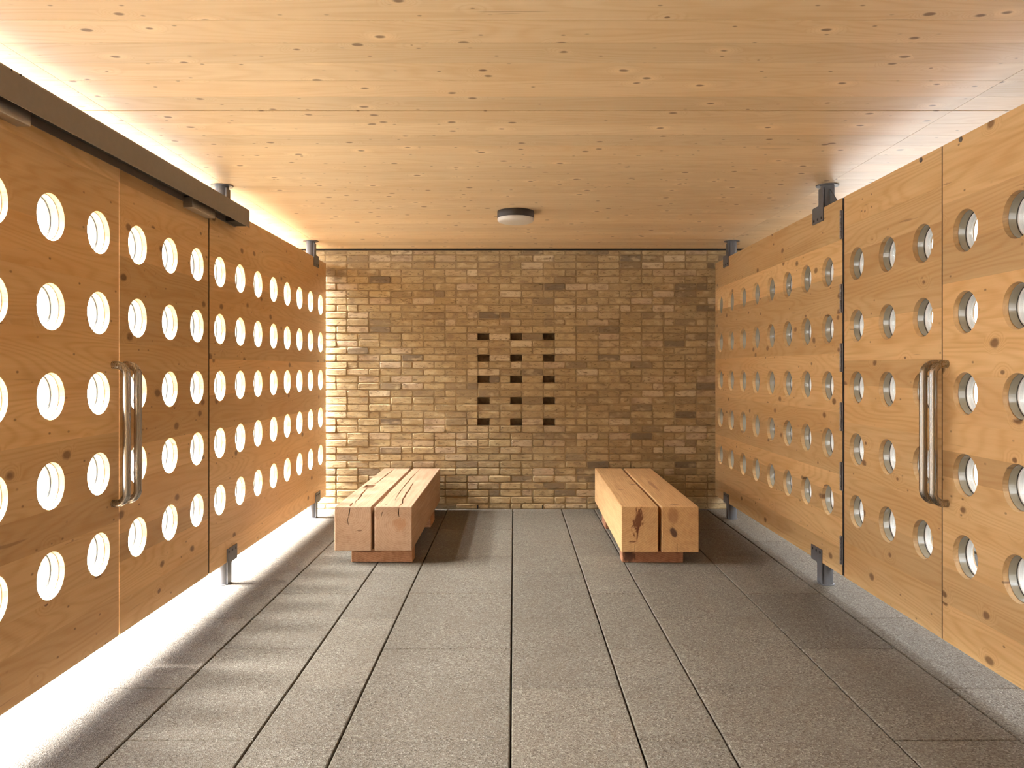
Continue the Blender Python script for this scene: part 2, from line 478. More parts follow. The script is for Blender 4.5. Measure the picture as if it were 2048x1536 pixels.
# ------------------------------------------------------------------ brick wall
HM = 0.1012                     # half-brick module
CH = 0.066                      # course height
X0 = 0.0186 - HM / 2
Z0 = 1.566                      # bottom of the top course of niches
WX0, WX1 = -2.9, 3.0
niche_cols = [-3, 0, 3]
niche_rows = [0, -3, -6, -9, -12]
GAPZ = CEIL - 0.012
def niche_rect(i, k):
    return (X0 + i * HM - 0.006, X0 + (i + 1) * HM + 0.006, Z0 + k * CH + 0.001, Z0 + (k + 1) * CH - 0.002)
# mortar face with the niches cut out
MY = YW + 0.005
rects = [niche_rect(i, k) for i in niche_cols for k in niche_rows]
xs = sorted({WX0, WX1} | {r[0] for r in rects} | {r[1] for r in rects})
zs = sorted({-0.02, GAPZ} | {r[2] for r in rects} | {r[3] for r in rects})
vs, fs, fm = [], [], []
def quad(a, b, c, d, mi):
    n = len(vs); vs.extend((a, b, c, d)); fs.append((n, n + 1, n + 2, n + 3)); fm.append(mi)
for a, b in zip(xs, xs[1:]):
    for c, d in zip(zs, zs[1:]):
        mx, mz = (a + b) / 2, (c + d) / 2
        if any(r[0] < mx < r[1] and r[2] < mz < r[3] for r in rects): continue
        quad((a, MY, c), (b, MY, c), (b, MY, d), (a, MY, d), 0)
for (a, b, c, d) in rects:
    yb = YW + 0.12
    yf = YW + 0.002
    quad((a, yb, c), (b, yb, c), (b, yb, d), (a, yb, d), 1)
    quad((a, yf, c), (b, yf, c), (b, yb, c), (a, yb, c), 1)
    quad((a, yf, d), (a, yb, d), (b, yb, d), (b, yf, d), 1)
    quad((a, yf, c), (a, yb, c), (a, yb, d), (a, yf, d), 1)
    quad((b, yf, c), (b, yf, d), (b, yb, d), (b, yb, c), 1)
yb = YW + 0.3
quad((WX0, yb, -0.02), (WX0, yb, GAPZ), (WX1, yb, GAPZ), (WX1, yb, -0.02), 0)
quad((WX0, MY, GAPZ), (WX1, MY, GAPZ), (WX1, yb, GAPZ), (WX0, yb, GAPZ), 0)
quad((WX0, MY, -0.02), (WX0, MY, GAPZ), (WX0, yb, GAPZ), (WX0, yb, -0.02), 0)
quad((WX1, MY, -0.02), (WX1, yb, -0.02), (WX1, yb, GAPZ), (WX1, MY, GAPZ), 0)
niche_m = plain('shaded_niche_brick', (0.27, 0.195, 0.115), 0.95, 0, 0.1, 0.25)  # darker than the face bricks, shade of the recess put into its colour
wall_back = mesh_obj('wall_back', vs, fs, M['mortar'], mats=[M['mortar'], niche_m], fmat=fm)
tag(wall_back, 'yellow-brown brick end wall with fifteen small square recesses', 'wall', kind='structure')

def brick_geo(x0, x1, z0, z1):
    r = min(0.007, (z1 - z0) * 0.3)
    e = R.uniform(0.003, 0.006)
    yf = YW + R.uniform(-0.0035, 0.003)
    def ring(i, y, j):
        a0, a1, b0, b1 = x0 + i, x1 - i, z0 + i, z1 - i
        pts = [(a0 + r, b0), (a1 - r, b0), (a1, b0 + r), (a1, b1 - r), (a1 - r, b1), (a0 + r, b1), (a0, b1 - r), (a0, b0 + r)]
        return [(p[0] + R.uniform(-j, j), y + R.uniform(-j, j) * 0.4, p[1] + R.uniform(-j, j)) for p in pts]
    v = ring(e, yf, 0.0018) + ring(0.0, yf + e, 0.0015) + ring(0.0, YW + 0.02, 0.0)
    f = [tuple(range(8))]
    for a in (0, 8):
        f += [(a + (i + 1) % 8, a + i, a + 8 + i, a + 8 + (i + 1) % 8) for i in range(8)]
    return v, f

def set_tone(me, tones):
    ca = me.color_attributes.new('tone', 'FLOAT_COLOR', 'CORNER')
    buf = []
    for p_ in me.polygons:
        tn = tones[p_.index]
        for _ in p_.loop_indices: buf += [tn[0], tn[1], 0.0, 1.0]
    ca.data.foreach_set('color', buf)

bricks = []
k = -25
imin, imax = int((WX0 - X0) / HM) - 1, int((WX1 - X0) / HM) + 1
while Z0 + k * CH < GAPZ:
    z0, z1 = max(Z0 + k * CH + 0.0042, 0.004), min(Z0 + (k + 1) * CH - 0.0042, GAPZ - 0.002)
    if z1 - z0 > 0.015:
        niche = niche_cols if k in niche_rows else []
        i = imin + (k % 2)
        while i < imax:
            if i in niche: i += 1; continue
            ln = 2
            if (i + 1) in niche: ln = 1
            elif R.random() < 0.14: ln = 1
            j = R.uniform(-0.004, 0.004)
            xa, xb = X0 + i * HM + 0.0042, X0 + (i + ln) * HM - 0.0042
            if (i - 1) not in niche and R.random() < 0.6: xa += j
            bricks.append((max(xa, WX0), min(xb, WX1), z0, z1, ln))
            i += ln
    k += 1
bricks = [b for b in bricks if b[1] - b[0] > 0.03]
def hidden(b):
    cx, cz = (b[0] + b[1]) / 2, (b[2] + b[3]) / 2
    return not (-1.7 < cx < 1.82) or (cz < 0.42 and (-1.25 < cx < -0.66 or 0.70 < cx < 1.30))
order = sorted(bricks, key=lambda b: (hidden(b), b[4] == 1, ((b[0] + b[1]) / 2 - 0.05) ** 2 + 1.4 * ((b[2] + b[3]) / 2 - 1.25) ** 2))
def brick_tone():
    q = R.random()
    if q < 0.07: t_ = R.uniform(0.0, 0.14)
    elif q < 0.20: t_ = R.uniform(0.14, 0.3)
    elif q < 0.82: t_ = R.uniform(0.3, 0.78)
    elif q < 0.92: t_ = R.uniform(0.8, 0.92)
    else: t_ = R.uniform(0.92, 1.0)
    return (t_, R.random())
for b in order[:300]:
    v, f = brick_geo(*b[:4])
    o = mesh_obj('brick', v, f, M['brick'], wall_back)
    tn = brick_tone()
    set_tone(o.data, [tn] * len(f))
mb = MB(); tones = []
for b in order[300:]:
    v, f = brick_geo(*b[:4])
    mb.add(v, f); tones += [brick_tone()] * len(f)
    tones[-len(f):] = [tones[-1]] * len(f)
o = mesh_obj('brickwork', mb.v, mb.f, M['brick'], wall_back)
set_tone(o.data, tones)
o['kind'] = 'stuff'
w = MB(); w.box(WX0, WX1, YW + 0.03, YW + 0.29, GAPZ, CEIL + 0.02); w.build('gap_light_stop', M['black'], wall_back)  # black block added in the joint over the wall to stop light leaking
for px in (955.5, 1085):
    x = (px - 1028.5) / F * YW
    w = MB(); w.box(x - 0.005, x + 0.005, YW - 0.004, YW + 0.02, 0.003, 0.038)
    w.build('weep_vent', M['black'], wall_back)

# two walls added for the light: one closes the porch, one dims the right
w = MB(); w.box(WX0, WX1, -1.45, -1.15, -0.02, CEIL - 0.002)
tag(w.build('wall_front_added', M['mortar']), 'added unseen wall behind the camera, keeps out light from the open end', 'wall', kind='structure')
w = MB(); w.box(5.2, 5.5, -14, 22, -0.02, 4.0)
tag(w.build('wall_outside_added', plain('added_wall_grey', (0.13, 0.125, 0.12), 0.9, 0, 0.2, 0.15)), 'added grey wall that dims the right side, glimpsed through the right hand portholes', 'wall', kind='structure')

# ------------------------------------------------------------------ timber side screens and doors
seed_boards = random.Random(21)
def screen_boards(parent, xf, sgn, y0, y1, cols):
    """horizontal glued boards with round holes; xf inner face, outward = sgn*x"""
    holes = [(yc, zc) for yc in cols for zc in ROWS]
    cuts = [ZB]
    while cuts[-1] < ZT - 0.30:
        cuts.append(cuts[-1] + seed_boards.uniform(0.11, 0.23))
    cuts.append((cuts[-1] + ZT) / 2 if ZT - cuts[-1] > 0.26 else ZT)
    if cuts[-1] < ZT: cuts.append(ZT)
    pv, pe = [], []
    def loop(pts):
        n = len(pv)
        pv.extend(Vector(p) for p in pts)
        pe.extend((n + i, n + (i + 1) % len(pts)) for i in range(len(pts)))
    loop([(y0, ZB), (y1, ZB), (y1, ZT), (y0, ZT)])
    for c in cuts[1:-1]:
        n = len(pv); pv.extend((Vector((y0, c)), Vector((y1, c)))); pe.append((n, n + 1))
    for (yc, zc) in holes: loop(circle_pts(yc, zc, RH, 40))
    rv, re, rf, *_ = delaunay_2d_cdt(pv, pe, [], 0, 1e-5)
    groups = [[] for _ in range(len(cuts) - 1)]
    for f in rf:
        cu = sum(rv[i][0] for i in f) / len(f); cv = sum(rv[i][1] for i in f) / len(f)
        if not (y0 < cu < y1 and ZB < cv < ZT): continue
        if any((cu - a) ** 2 + (cv - b) ** 2 < (RH * 0.997) ** 2 for a, b in holes): continue
        for gi in range(len(cuts) - 1):
            if cuts[gi] <= cv < cuts[gi + 1]: groups[gi].append(f); break
    for gi, fl in enumerate(groups):
        if not fl: continue
        idx = {}
        vs = []
        def vid(i, back):
            key = (i, back)
            if key not in idx:
                idx[key] = len(vs)
                vs.append((xf + sgn * (T if back else 0), rv[i][0], rv[i][1]))
            return idx[key]
        cnt = {}
        for f in fl:
            for a, b in zip(f, list(f[1:]) + [f[0]]): cnt[(min(a, b), max(a, b))] = cnt.get((min(a, b), max(a, b)), 0) + 1
        fs = [tuple(vid(i, 0) for i in f) for f in fl] + [tuple(vid(i, 1) for i in reversed(f)) for f in fl]
        for f in fl:
            for a, b in zip(f, list(f[1:]) + [f[0]]):
                if cnt[(min(a, b), max(a, b))] == 1:
                    fs.append((vid(b, 0), vid(a, 0), vid(a, 1), vid(b, 1)))
        fix(mesh_obj('board', vs, fs, M['door_wood'], parent))

# one porthole, reused everywhere (local: +x points outward from the inner face)
def ph_map(u, v, d): return (d, u, v)
pb = MB(); pb.lathe([(0.0, 0.058), (0.03, 0.0575), (0.050, 0.059), (0.0525, 0.062), (0.058, 0.062), (0.0605, 0.059), (0.080, 0.061), (0.080, 0.072), (0.04, 0.076), (0.0, 0.077)], ph_map, 40, close=False)
ph_glass = pb.build('porthole', M['glass'], None, True)
pb = MB(); pb.lathe([(0.0805, 0.0555), (0.0822, 0.0540), (0.0878, 0.0540), (0.0878, 0.080), (0.0805, 0.080)], ph_map, 40)
ph_rim = pb.build('rim', M['rim'], ph_glass, True)
pb = MB(); pb.lathe([(0.0838, 0.0510), (0.0880, 0.0510), (0.0880, 0.0539), (0.0838, 0.0539)], ph_map, 40)
ph_seal = pb.build('seal', M['seal'], ph_glass, True)
pb = MB(); pb.lathe([(0.0862, 0.0225), (0.0872, 0.0215), (0.0880, 0.0225), (0.0880, 0.0508), (0.0856, 0.0508)], ph_map, 40)
ph_collar = pb.build('collar', M['collar'], ph_glass, True)
ph_first = [True]
def portholes(parent, xf, sgn, cols):
    for yc in cols:
        for zc in ROWS:
            if ph_first[0]:
                g_, kids = ph_glass, None
                ph_first[0] = False
            else:
                g_ = ph_glass.copy(); COL.objects.link(g_)
                for ch in (ph_rim, ph_seal, ph_collar):
                    c_ = ch.copy(); COL.objects.link(c_); c_.parent = g_
            g_.parent = parent
            g_.location = (xf, yc, zc)
            g_.rotation_euler = (0, 0, 0 if sgn > 0 else PI)

def pull_handle(parent, xf, sgn, yc, zt, zb):
    """D-shaped tubular pull, ends let into the leaf"""
    r, so, br = 0.017, 0.061, 0.045
    xi = xf; xo = xf - sgn * so
    za, zc = zt - r, zb + r
    pts = [(xi, yc, za)]
    for k in range(9):
        a = PI / 2 * k / 8
        pts.append((xo + sgn * (br - br * math.sin(a)), yc, za - br + br * math.cos(a)))
    for k in range(9):
        a = PI / 2 * k / 8
        pts.append((xo + sgn * (br - br * math.cos(a)), yc, zc + br - br * math.sin(a)))
    pts.append((xi, yc, zc))
    h = MB(); h.tube(pts, r, 18)
    return h.build('pull_handle', M['steel'], parent, True)

GAP = 0.004
def cols_even(y0, y1, n):
    return [y0 + (y1 - y0) * (i + 0.5) / n for i in range(n)]
# left side: fixed screen and double doors
LS = [2.418, 3.426, 4.437, 7.188]
wall_left = tag(empty('wall_left'), 'fixed larch screen of portholes on the left, between door and brick wall', 'wall', kind='structure')
lc = [4.600 + 0.3409 * i for i in range(8)]
screen_boards(wall_left, XL, -1, LS[2] + 0.007, LS[3], lc)
portholes(wall_left, XL, -1, lc)
door_1 = tag(empty('door_1'), 'left hand door leaf nearest the camera, under the grey closer rail', 'door', kind='structure')
c1 = cols_even(LS[0], LS[1], 3)
screen_boards(door_1, XL, -1, LS[0] + GAP, LS[1] - 0.0045, c1); portholes(door_1, XL, -1, c1)
pull_handle(door_1, XL, -1, 3.37, 1.339, 0.706)
door_2 = tag(empty('door_2'), 'left hand door leaf between the pale centre seam and the fixed screen', 'door', kind='structure')
c2 = cols_even(LS[1], LS[2], 3)
screen_boards(door_2, XL, -1, LS[1] + 0.0045, LS[2] - 0.013, c2); portholes(door_2, XL, -1, c2)
pull_handle(door_2, XL, -1, 3.47, 1.339, 0.706)
# right side
RS = [2.36, 3.381, 4.396, 7.195]
wall_right = tag(empty('wall_right'), 'fixed larch screen of portholes on the right, beyond the row of hinges', 'wall', kind='structure')
rc = [4.602 + 0.3425 * i for i in range(8)]
rc = [1e0 * (1560 * XR / o) for o in (626.5, 583.5, 546.5, 513.0, 483.5, 457.5, 433.5, 412.0)]
screen_boards(wall_right, XR, 1, RS[2] + 0.018, RS[3], rc); portholes(wall_right, XR, 1, rc)
door_3 = tag(empty('door_3'), 'right hand door leaf hung on the row of dark hinges', 'door', kind='structure')
c3 = [1560 * XR / o for o in (816.5, 745.5, 684.5)]
screen_boards(door_3, XR, 1, RS[1] + GAP, RS[2] - 0.014, c3); portholes(door_3, XR, 1, c3)
pull_handle(door_3, XR, 1, 3.421, 1.343, 0.712)
door_4 = tag(empty('door_4'), 'right hand door leaf nearest the camera, cut by the picture edge', 'door', kind='structure')
c4 = [1560 * XR / o for o in (901.5, 1006.5)]
c4.append(2 * c4[1] - c4[0])
screen_boards(door_4, XR, 1, RS[0] + GAP, RS[1] - GAP, c4); portholes(door_4, XR, 1, c4)
pull_handle(door_4, XR, 1, 3.341, 1.343, 0.712)
# rubber strips in the closed seams
def seam(parent, xf, sgn, y, ga, gb):
    s = MB(); s.box(min(xf + sgn * 0.003, xf + sgn * T), max(xf + sgn * 0.003, xf + sgn * T), y - ga + 0.0003, y + gb - 0.0003, ZB + 0.002, ZT - 0.002)
    s.build('seal_strip', M['black'], parent)
seam(wall_left, XL, -1, LS[2], 0.013, 0.007); seam(wall_right, XR, 1, RS[2], 0.014, 0.018)
s = MB(); s.box(XR + 0.0012, XR + T, RS[1] - 0.0038, RS[1] + 0.0038, ZB + 0.002, ZT - 0.002); s.build('seal_strip', M['black'], door_4)
# hinges on the right
for zc in (2.121, 1.703, 1.368, 1.033, 0.695, 0.277):
    h = MB(); h.box(XR - 0.003, XR + 0.001, RS[2] + 0.004, RS[2] + 0.040, zc - 0.081, zc + 0.081, 0.0008)
    hp = h.build('hinge', M['hinge'], door_3)
    h = MB()
    nk = 7
    for q in range(nk):
        za = zc - 0.081 + 0.162 * q / nk
        h.lathe([(0.0001, za + 0.001), (0.0055, za + 0.001), (0.0062, za + 0.003), (0.0062, za + 0.162 / nk - 0.003), (0.0055, za + 0.162 / nk - 0.001), (0.0001, za + 0.162 / nk - 0.001)],
                lambda u, v, d: (XR - 0.006 + u, RS[2] + 0.022 + v, d), 12, close=False)
    h.build('knuckle', M['hinge'], hp, True)
# bolt heads near the top of the right leaves
for par, px, py in ((door_3, 1842.5, 320), (door_4, 1922, 279)):
    yy = F * XR / (px - 1028.5); zz = 1.31 + (735.5 - py) / F * yy
    mp = lambda u, v, d: (XR - d, yy + u, zz + v)
    h = MB(); h.lathe([(0.0001, 0.001), (0.006, 0.001), (0.008, 0.004), (0.0105, 0.004), (0.0115, 0.002), (0.0115, -0.002)], mp, 20, close=False)
    h.build('bolt_head', M['hinge'], par, True)

# unseen screens added beside and behind the camera to hold back the light
for par, xf, sg, ye, cc in ((wall_left, XL, -1, LS[0] - GAP, [LS[0] - 0.163 - 0.3409 * i for i in range(8)]),
                            (wall_right, XR, 1, RS[0] - GAP, [RS[0] - 0.175 - 0.3409 * i for i in range(8)])):
    screen_boards(par, xf, sg, ye - 2.74, ye, cc); portholes(par, xf, sg, cc)
# posts that carry the screens
def post(parent, x, y, top, sgn, xf, direction, gusset=0):
    """steel tube between screen and floor (or ceiling) with a cranked bracket plate screwed to the inner face"""
    r = 0.0405
    mp = lambda u, v, d: (x + u, y + v, d)
    z0, z1 = (ZT, CEIL) if top else (0.0, ZB)
    m_ = MB(); m_.lathe([(0.0001, z0), (r, z0), (r, z1), (0.0001, z1)], mp, 28, close=False)
    p_ = m_.build('post', M['post'], parent, True)
    fl = MB()
    if top: fl.lathe([(0.0001, CEIL - 0.006), (0.066, CEIL - 0.006), (0.066, CEIL), (0.0001, CEIL)], mp, 28, close=False)
    else: fl.lathe([(0.0001, 0.0), (0.049, 0.0), (0.049, 0.004), (0.0001, 0.004)], mp, 28, close=False)
    fl.build('flange', M['post'], p_, True)
    d = direction
    xa, xb = xf, xf - sgn * 0.006
    mpp = lambda u, v, q: (q, y + u * d, v)
    # stem lies on the post, foot plate reaches away along the board
    if top:
        poly = [(-0.036, ZT + 0.085), (0.030, ZT + 0.085), (0.030, ZT + 0.028), (0.038, ZT + 0.020), (0.118, ZT + 0.020), (0.126, ZT + 0.012), (0.126, ZT - 0.078), (-0.036, ZT - 0.078)]
        poly = [(-0.036, CEIL - 0.02), (0.032, CEIL - 0.02), (0.032, ZT + 0.030), (0.040, ZT + 0.022), (0.122, ZT + 0.022), (0.130, ZT + 0.014), (0.130, ZT - 0.078), (-0.036, ZT - 0.078)]
        zs_ = ZT - 0.058
    else:
        poly = [(-0.036, 0.006), (0.032, 0.006), (0.032, ZB - 0.022), (0.040, ZB - 0.010), (0.122, ZB - 0.010), (0.130, ZB - 0.004), (0.130, ZB + 0.078), (-0.036, ZB + 0.078)]
        zs_ = ZB + 0.058
    b_ = MB(); b_.prism(poly, mpp, xa, xb)
    b_.build('bracket_plate', M['post'], p_)
    for u in (-0.012, 0.046, 0.104):
        s_ = MB(); s_.lathe([(0.0001, 0.0), (0.0085, 0.0), (0.0075, 0.0022), (0.0001, 0.0028)], lambda a, b, q: (xb - sgn * q, y + (u * d) + a, zs_ + b), 12, close=False)
        s_.build('screw', M['screw'], p_, True)
    if gusset:
        gp = MB()
        gp.prism([(0.038 , CEIL - 0.03), (0.16, ZT + 0.001), (0.036, ZT + 0.001)], lambda u, v, q: (q, y + u * gusset, v), x - 0.004, x + 0.004)
        gp.build('gusset', M['post'], p_)

XPL, XPR = -1.760, 1.889
XPL, XPR = XL - 0.034, XR + 0.036
post(wall_left, XPL, 4.72, True, -1, XL, 1, gusset=1)
post(wall_left, XPL, 4.74, False, -1, XL, 1)
post(wall_left, XPL, 6.78, True, -1, XL, 1)
post(wall_left, XPL, 6.83, False, -1, XL, 1)
post(wall_right, XPR, 4.71, True, 1, XR, 1, gusset=-1)
post(wall_right, XPR, 4.73, False, 1, XR, 1)
post(wall_right, XPR, 6.78, True, 1, XR, 1)
post(wall_right, XPR, 6.77, False, 1, XR, 1)

# ------------------------------------------------------------------ door closer rail on the left
op = tag(empty('door_closer_rail', (XL, 3.4, 2.18)), 'long grey metal closer rail fixed across the top of the left doors', 'door closer')
inv = Matrix.Translation((-XL, -3.4, -2.18))
def shift_build(mb, name, mat, parent, smooth=False):
    mb.v = [(v[0] - XL, v[1] - 3.4, v[2] - 2.18) for v in mb.v]
    return mb.build(name, mat, parent, smooth)
HX = XL + 0.090
zt_, zb_ = 2.294, 2.182
def channel(y0, y1):
    # open-bottomed channel: top, front and back web
    tck = 0.004
    pr = [(XL + 0.001, zb_), (XL + 0.001, zt_), (HX - 0.012, zt_), (HX - 0.004, zt_ - 0.004), (HX, zt_ - 0.012), (HX, zb_), (HX - tck, zb_), (HX - tck, zt_ - 0.014), (HX - 0.014, zt_ - tck), (XL + 0.001 + tck, zt_ - tck), (XL + 0.001 + tck, zb_)]
    m_ = MB(); m_.prism(pr, lambda u, v, d: (u, d, v), y0, y1)
    return m_
shift_build(channel(1.9, 4.846), 'channel', M['header'], op)
e_ = MB(); e_.prism([(XL + 0.001, zb_ + 0.012), (XL + 0.001, zt_), (HX - 0.012, zt_), (HX, zt_ - 0.012), (HX, zb_ - 0.006), (HX - 0.02, zb_ + 0.012)], lambda u, v, d: (u, d, v), 4.846, 4.850)
shift_build(e_, 'end_cap', M['header'], op)
bk = MB(); bk.box(XL + 0.006, HX - 0.012, 4.67, 4.835, zb_ + 0.004, zb_ + 0.06, 0.003)
shift_build(bk, 'mounting_block', M['black'], op)
mot = MB(); mot.box(XL + 0.006, HX - 0.008, 1.95, 4.66, zb_ + 0.03, zb_ + 0.07, 0.003)
shift_build(mot, 'drive_unit', M['black'], op)
for (ya, yb_) in ((2.38, 2.717), (4.085, 4.39)):
    h = MB()
    h.box(XL + 0.0005, XL + 0.052, ya, yb_, 2.150, 2.205, 0.002)
    shift_build(h, 'arm_housing', M['alu'], op)
for (px, py) in ((23.5, 140.5), (42, 150.5), (420.5, 377.8), (427, 381.5)):
    yy = F * abs(HX) / (1028.5 - px); zz = 1.31 + (735.5 - py) / F * yy
    s_ = MB(); s_.lathe([(0.0001, 0.0012), (0.0035, 0.001), (0.0042, -0.001)], lambda a, b, q: (HX + q, yy + a, zz + b), 12, close=False)
    shift_build(s_, 'screw', M['screw'], op, True)

# ------------------------------------------------------------------ beam benches
def grooved(mb, pts_fn, W, H, grooves):
    """flat rectangle W x H with sunk polygons; pts_fn(u,v,d) maps to 3D with d = depth below the face"""
    pv, pe = [Vector((0, 0)), Vector((W, 0)), Vector((W, H)), Vector((0, H))], [(0, 1), (1, 2), (2, 3), (3, 0)]
    for poly, dep in grooves:
        n = len(pv)
        pv += [Vector(p) for p in poly]
        pe += [(n + i, n + (i + 1) % len(poly)) for i in range(len(poly))]
    rv, re, rf, *_ = delaunay_2d_cdt(pv, pe, [], 0, 1e-6)
    def inside(p, poly):
        c = False
        for i in range(len(poly)):
            a, b = poly[i], poly[i - 1]
            if (a[1] > p[1]) != (b[1] > p[1]) and p[0] < (b[0] - a[0]) * (p[1] - a[1]) / (b[1] - a[1]) + a[0]: c = not c
        return c
    top, gr = [], {}
    for f in rf:
        c = (sum(rv[i][0] for i in f) / len(f), sum(rv[i][1] for i in f) / len(f))
        gi = next((k for k, (poly, dep) in enumerate(grooves) if inside(c, poly)), None)
        if gi is None: top.append(f)
        else: gr.setdefault(gi, []).append(f)
    mb.add([pts_fn(v[0], v[1], 0) for v in rv], top)
    for gi, fl in gr.items():
        dep = grooves[gi][1]
        mb.add([pts_fn(v[0], v[1], dep) for v in rv], fl)
        cnt = {}
        for f in fl:
            for a, b in zip(f, list(f[1:]) + [f[0]]): cnt[frozenset((a, b))] = cnt.get(frozenset((a, b)), 0) + 1
        for f in fl:
            for a, b in zip(f, list(f[1:]) + [f[0]]):
                if cnt[frozenset((a, b))] == 1:
                    mb.add([pts_fn(*rv[a], 0), pts_fn(*rv[b], 0), pts_fn(*rv[b], dep), pts_fn(*rv[a], dep)], [(0, 1, 2, 3)])

def crack(line, w):
    """thin tapering polygon along a polyline with small wiggle"""
    rr = random.Random(len(line) * 31 + int(line[0][1] * 977))
    pts = []
    for a, b in zip(line, line[1:]):
        n = max(2, int(math.hypot(b[0] - a[0], b[1] - a[1]) / 0.05))
        for k in range(n):
            t_ = k / n
            pts.append((a[0] + (b[0] - a[0]) * t_ + rr.uniform(-0.0025, 0.0025), a[1] + (b[1] - a[1]) * t_))
    pts.append(line[-1])
    n = len(pts)
    L_, R_ = [], []
    for i, p in enumerate(pts):
        a, b = pts[max(i - 1, 0)], pts[min(i + 1, n - 1)]
        dx, dy = b[0] - a[0], b[1] - a[1]
        l = math.hypot(dx, dy) or 1
        ww = w * (0.25 + 0.75 * math.sin(PI * (i + 0.6) / (n + 0.2))) * rr.uniform(0.7, 1.3) / 2
        L_.append((p[0] - dy / l * ww, p[1] + dx / l * ww)); R_.append((p[0] + dy / l * ww, p[1] - dx / l * ww))
    return L_ + R_[::-1]

def beam(parent, name, mat, x0, x1, y0, y1, z0, z1, top_g=(), front_g=(), c=0.004):
    m_ = MB()
    W, L, H = x1 - x0, y1 - y0, z1 - z0
    grooved(m_, lambda u, v, d: (x0 + c + u, y0 + c + v, z1 - d), W - 2 * c, L - 2 * c, [([(a - x0 - c, b - y0 - c) for a, b in p], dep) for p, dep in top_g])
    grooved(m_, lambda u, v, d: (x0 + c + u, y0 + d, z0 + c + v), W - 2 * c, H - 2 * c, [([(a - x0 - c, b - z0 - c) for a, b in p], dep) for p, dep in front_g])
    X, Y, Z = (x0, x1), (y0, y1), (z0, z1)
    def P(ix, iy, iz, axis):
        q = [X[ix], Y[iy], Z[iz]]
        for a, i in ((0, ix), (1, iy), (2, iz)):
            if a != axis: q[a] += c if i == 0 else -c
        return tuple(q)
    for ix in (0, 1): m_.add([P(ix, 0, 0, 0), P(ix, 1, 0, 0), P(ix, 1, 1, 0), P(ix, 0, 1, 0)], [(0, 1, 2, 3)])
    m_.add([P(0, 1, 0, 1), P(1, 1, 0, 1), P(1, 1, 1, 1), P(0, 1, 1, 1)], [(0, 1, 2, 3)])
    m_.add([P(0, 0, 0, 2), P(1, 0, 0, 2), P(1, 1, 0, 2), P(0, 1, 0, 2)], [(0, 1, 2, 3)])
    for ix in (0, 1):
        for iy in (0, 1): m_.add([P(ix, iy, 0, 0), P(ix, iy, 1, 0), P(ix, iy, 1, 1), P(ix, iy, 0, 1)], [(0, 1, 2, 3)])
        for iz in (0, 1): m_.add([P(ix, 0, iz, 0), P(ix, 1, iz, 0), P(ix, 1, iz, 2), P(ix, 0, iz, 2)], [(0, 1, 2, 3)])
    for iy in (0, 1):
        for iz in (0, 1): m_.add([P(0, iy, iz, 1), P(1, iy, iz, 1), P(1, iy, iz, 2), P(0, iy, iz, 2)], [(0, 1, 2, 3)])
        for ix in (0, 1):
            for iz in (0, 1): m_.add([P(ix, iy, iz, 0), P(ix, iy, iz, 1), P(ix, iy, iz, 2)], [(0, 1, 2)])
    o = mesh_obj(name, m_.v, m_.f, mat, parent)
    bm = bmesh.new(); bm.from_mesh(o.data)
    bmesh.ops.remove_doubles(bm, verts=bm.verts, dist=1e-5)
    bmesh.ops.recalc_face_normals(bm, faces=bm.faces)
    bm.to_mesh(o.data); bm.free()
    return o

HB, HT = 0.089, 0.384
# left bench
bx, by = -0.94, 5.2
lb = tag(empty('beam_bench', (bx, by, 0)), 'left timber beam bench with long cracks and a square mortise in its top', 'bench', 'beam benches before the brick wall')
tl = lambda pts: [(x - bx, y - by) for x, y in pts]
fl = lambda pts: [(x - bx, z) for x, z in pts]
lw1 = beam_wood('weathered_oak_one', (0.475, 0.31, 0.195), (0.33, 0.19, 0.11), (-0.16, 0.33),
                [(-0.09, 0.0, 0.225, 0.022, 0.02, 0.007, 0.6, (0.16, 0.08, 0.045), 0.8, 0.5)])
lw2 = beam_wood('weathered_oak_two', (0.475, 0.31, 0.195), (0.33, 0.19, 0.11), (0.175, 0.265),
                [(0.175, 0.0, 0.265, 0.056, 0.02, 0.050, 0.0, (0.36, 0.165, 0.07), 0.62, 1.5),
                 (0.072, 0.10, 0.384, 0.012, 0.022, 0.02, 0.0, (0.05, 0.025, 0.015), 0.95, 0.3)])
mort = [(-1.17, 6.03), (-1.094, 6.03), (-1.094, 6.17), (-1.17, 6.17)]
beam(lb, 'beam', lw1, -1.198 - bx, -0.953 - bx, 0.0, 1.98, HB, HT,
     [(tl(mort), 0.2),
      (tl(crack([(-1.100, 7.12), (-1.104, 6.75), (-1.106, 6.37), (-1.116, 6.19)], 0.012)), 0.09),
      (tl(crack([(-1.131, 6.01), (-1.118, 5.72), (-1.096, 5.50), (-1.103, 5.435), (-1.087, 5.33)], 0.012)), 0.09),
      (tl(crack([(-1.110, 5.345), (-1.103, 5.27), (-1.095, 5.212)], 0.012)), 0.09)],
     [(fl(crack([(-1.096, 0.375), (-1.100, 0.345), (-1.103, 0.32)], 0.007)), 0.06),
      (fl(crack([(-1.105, 0.315), (-1.112, 0.29), (-1.104, 0.26)], 0.004)), 0.03)])
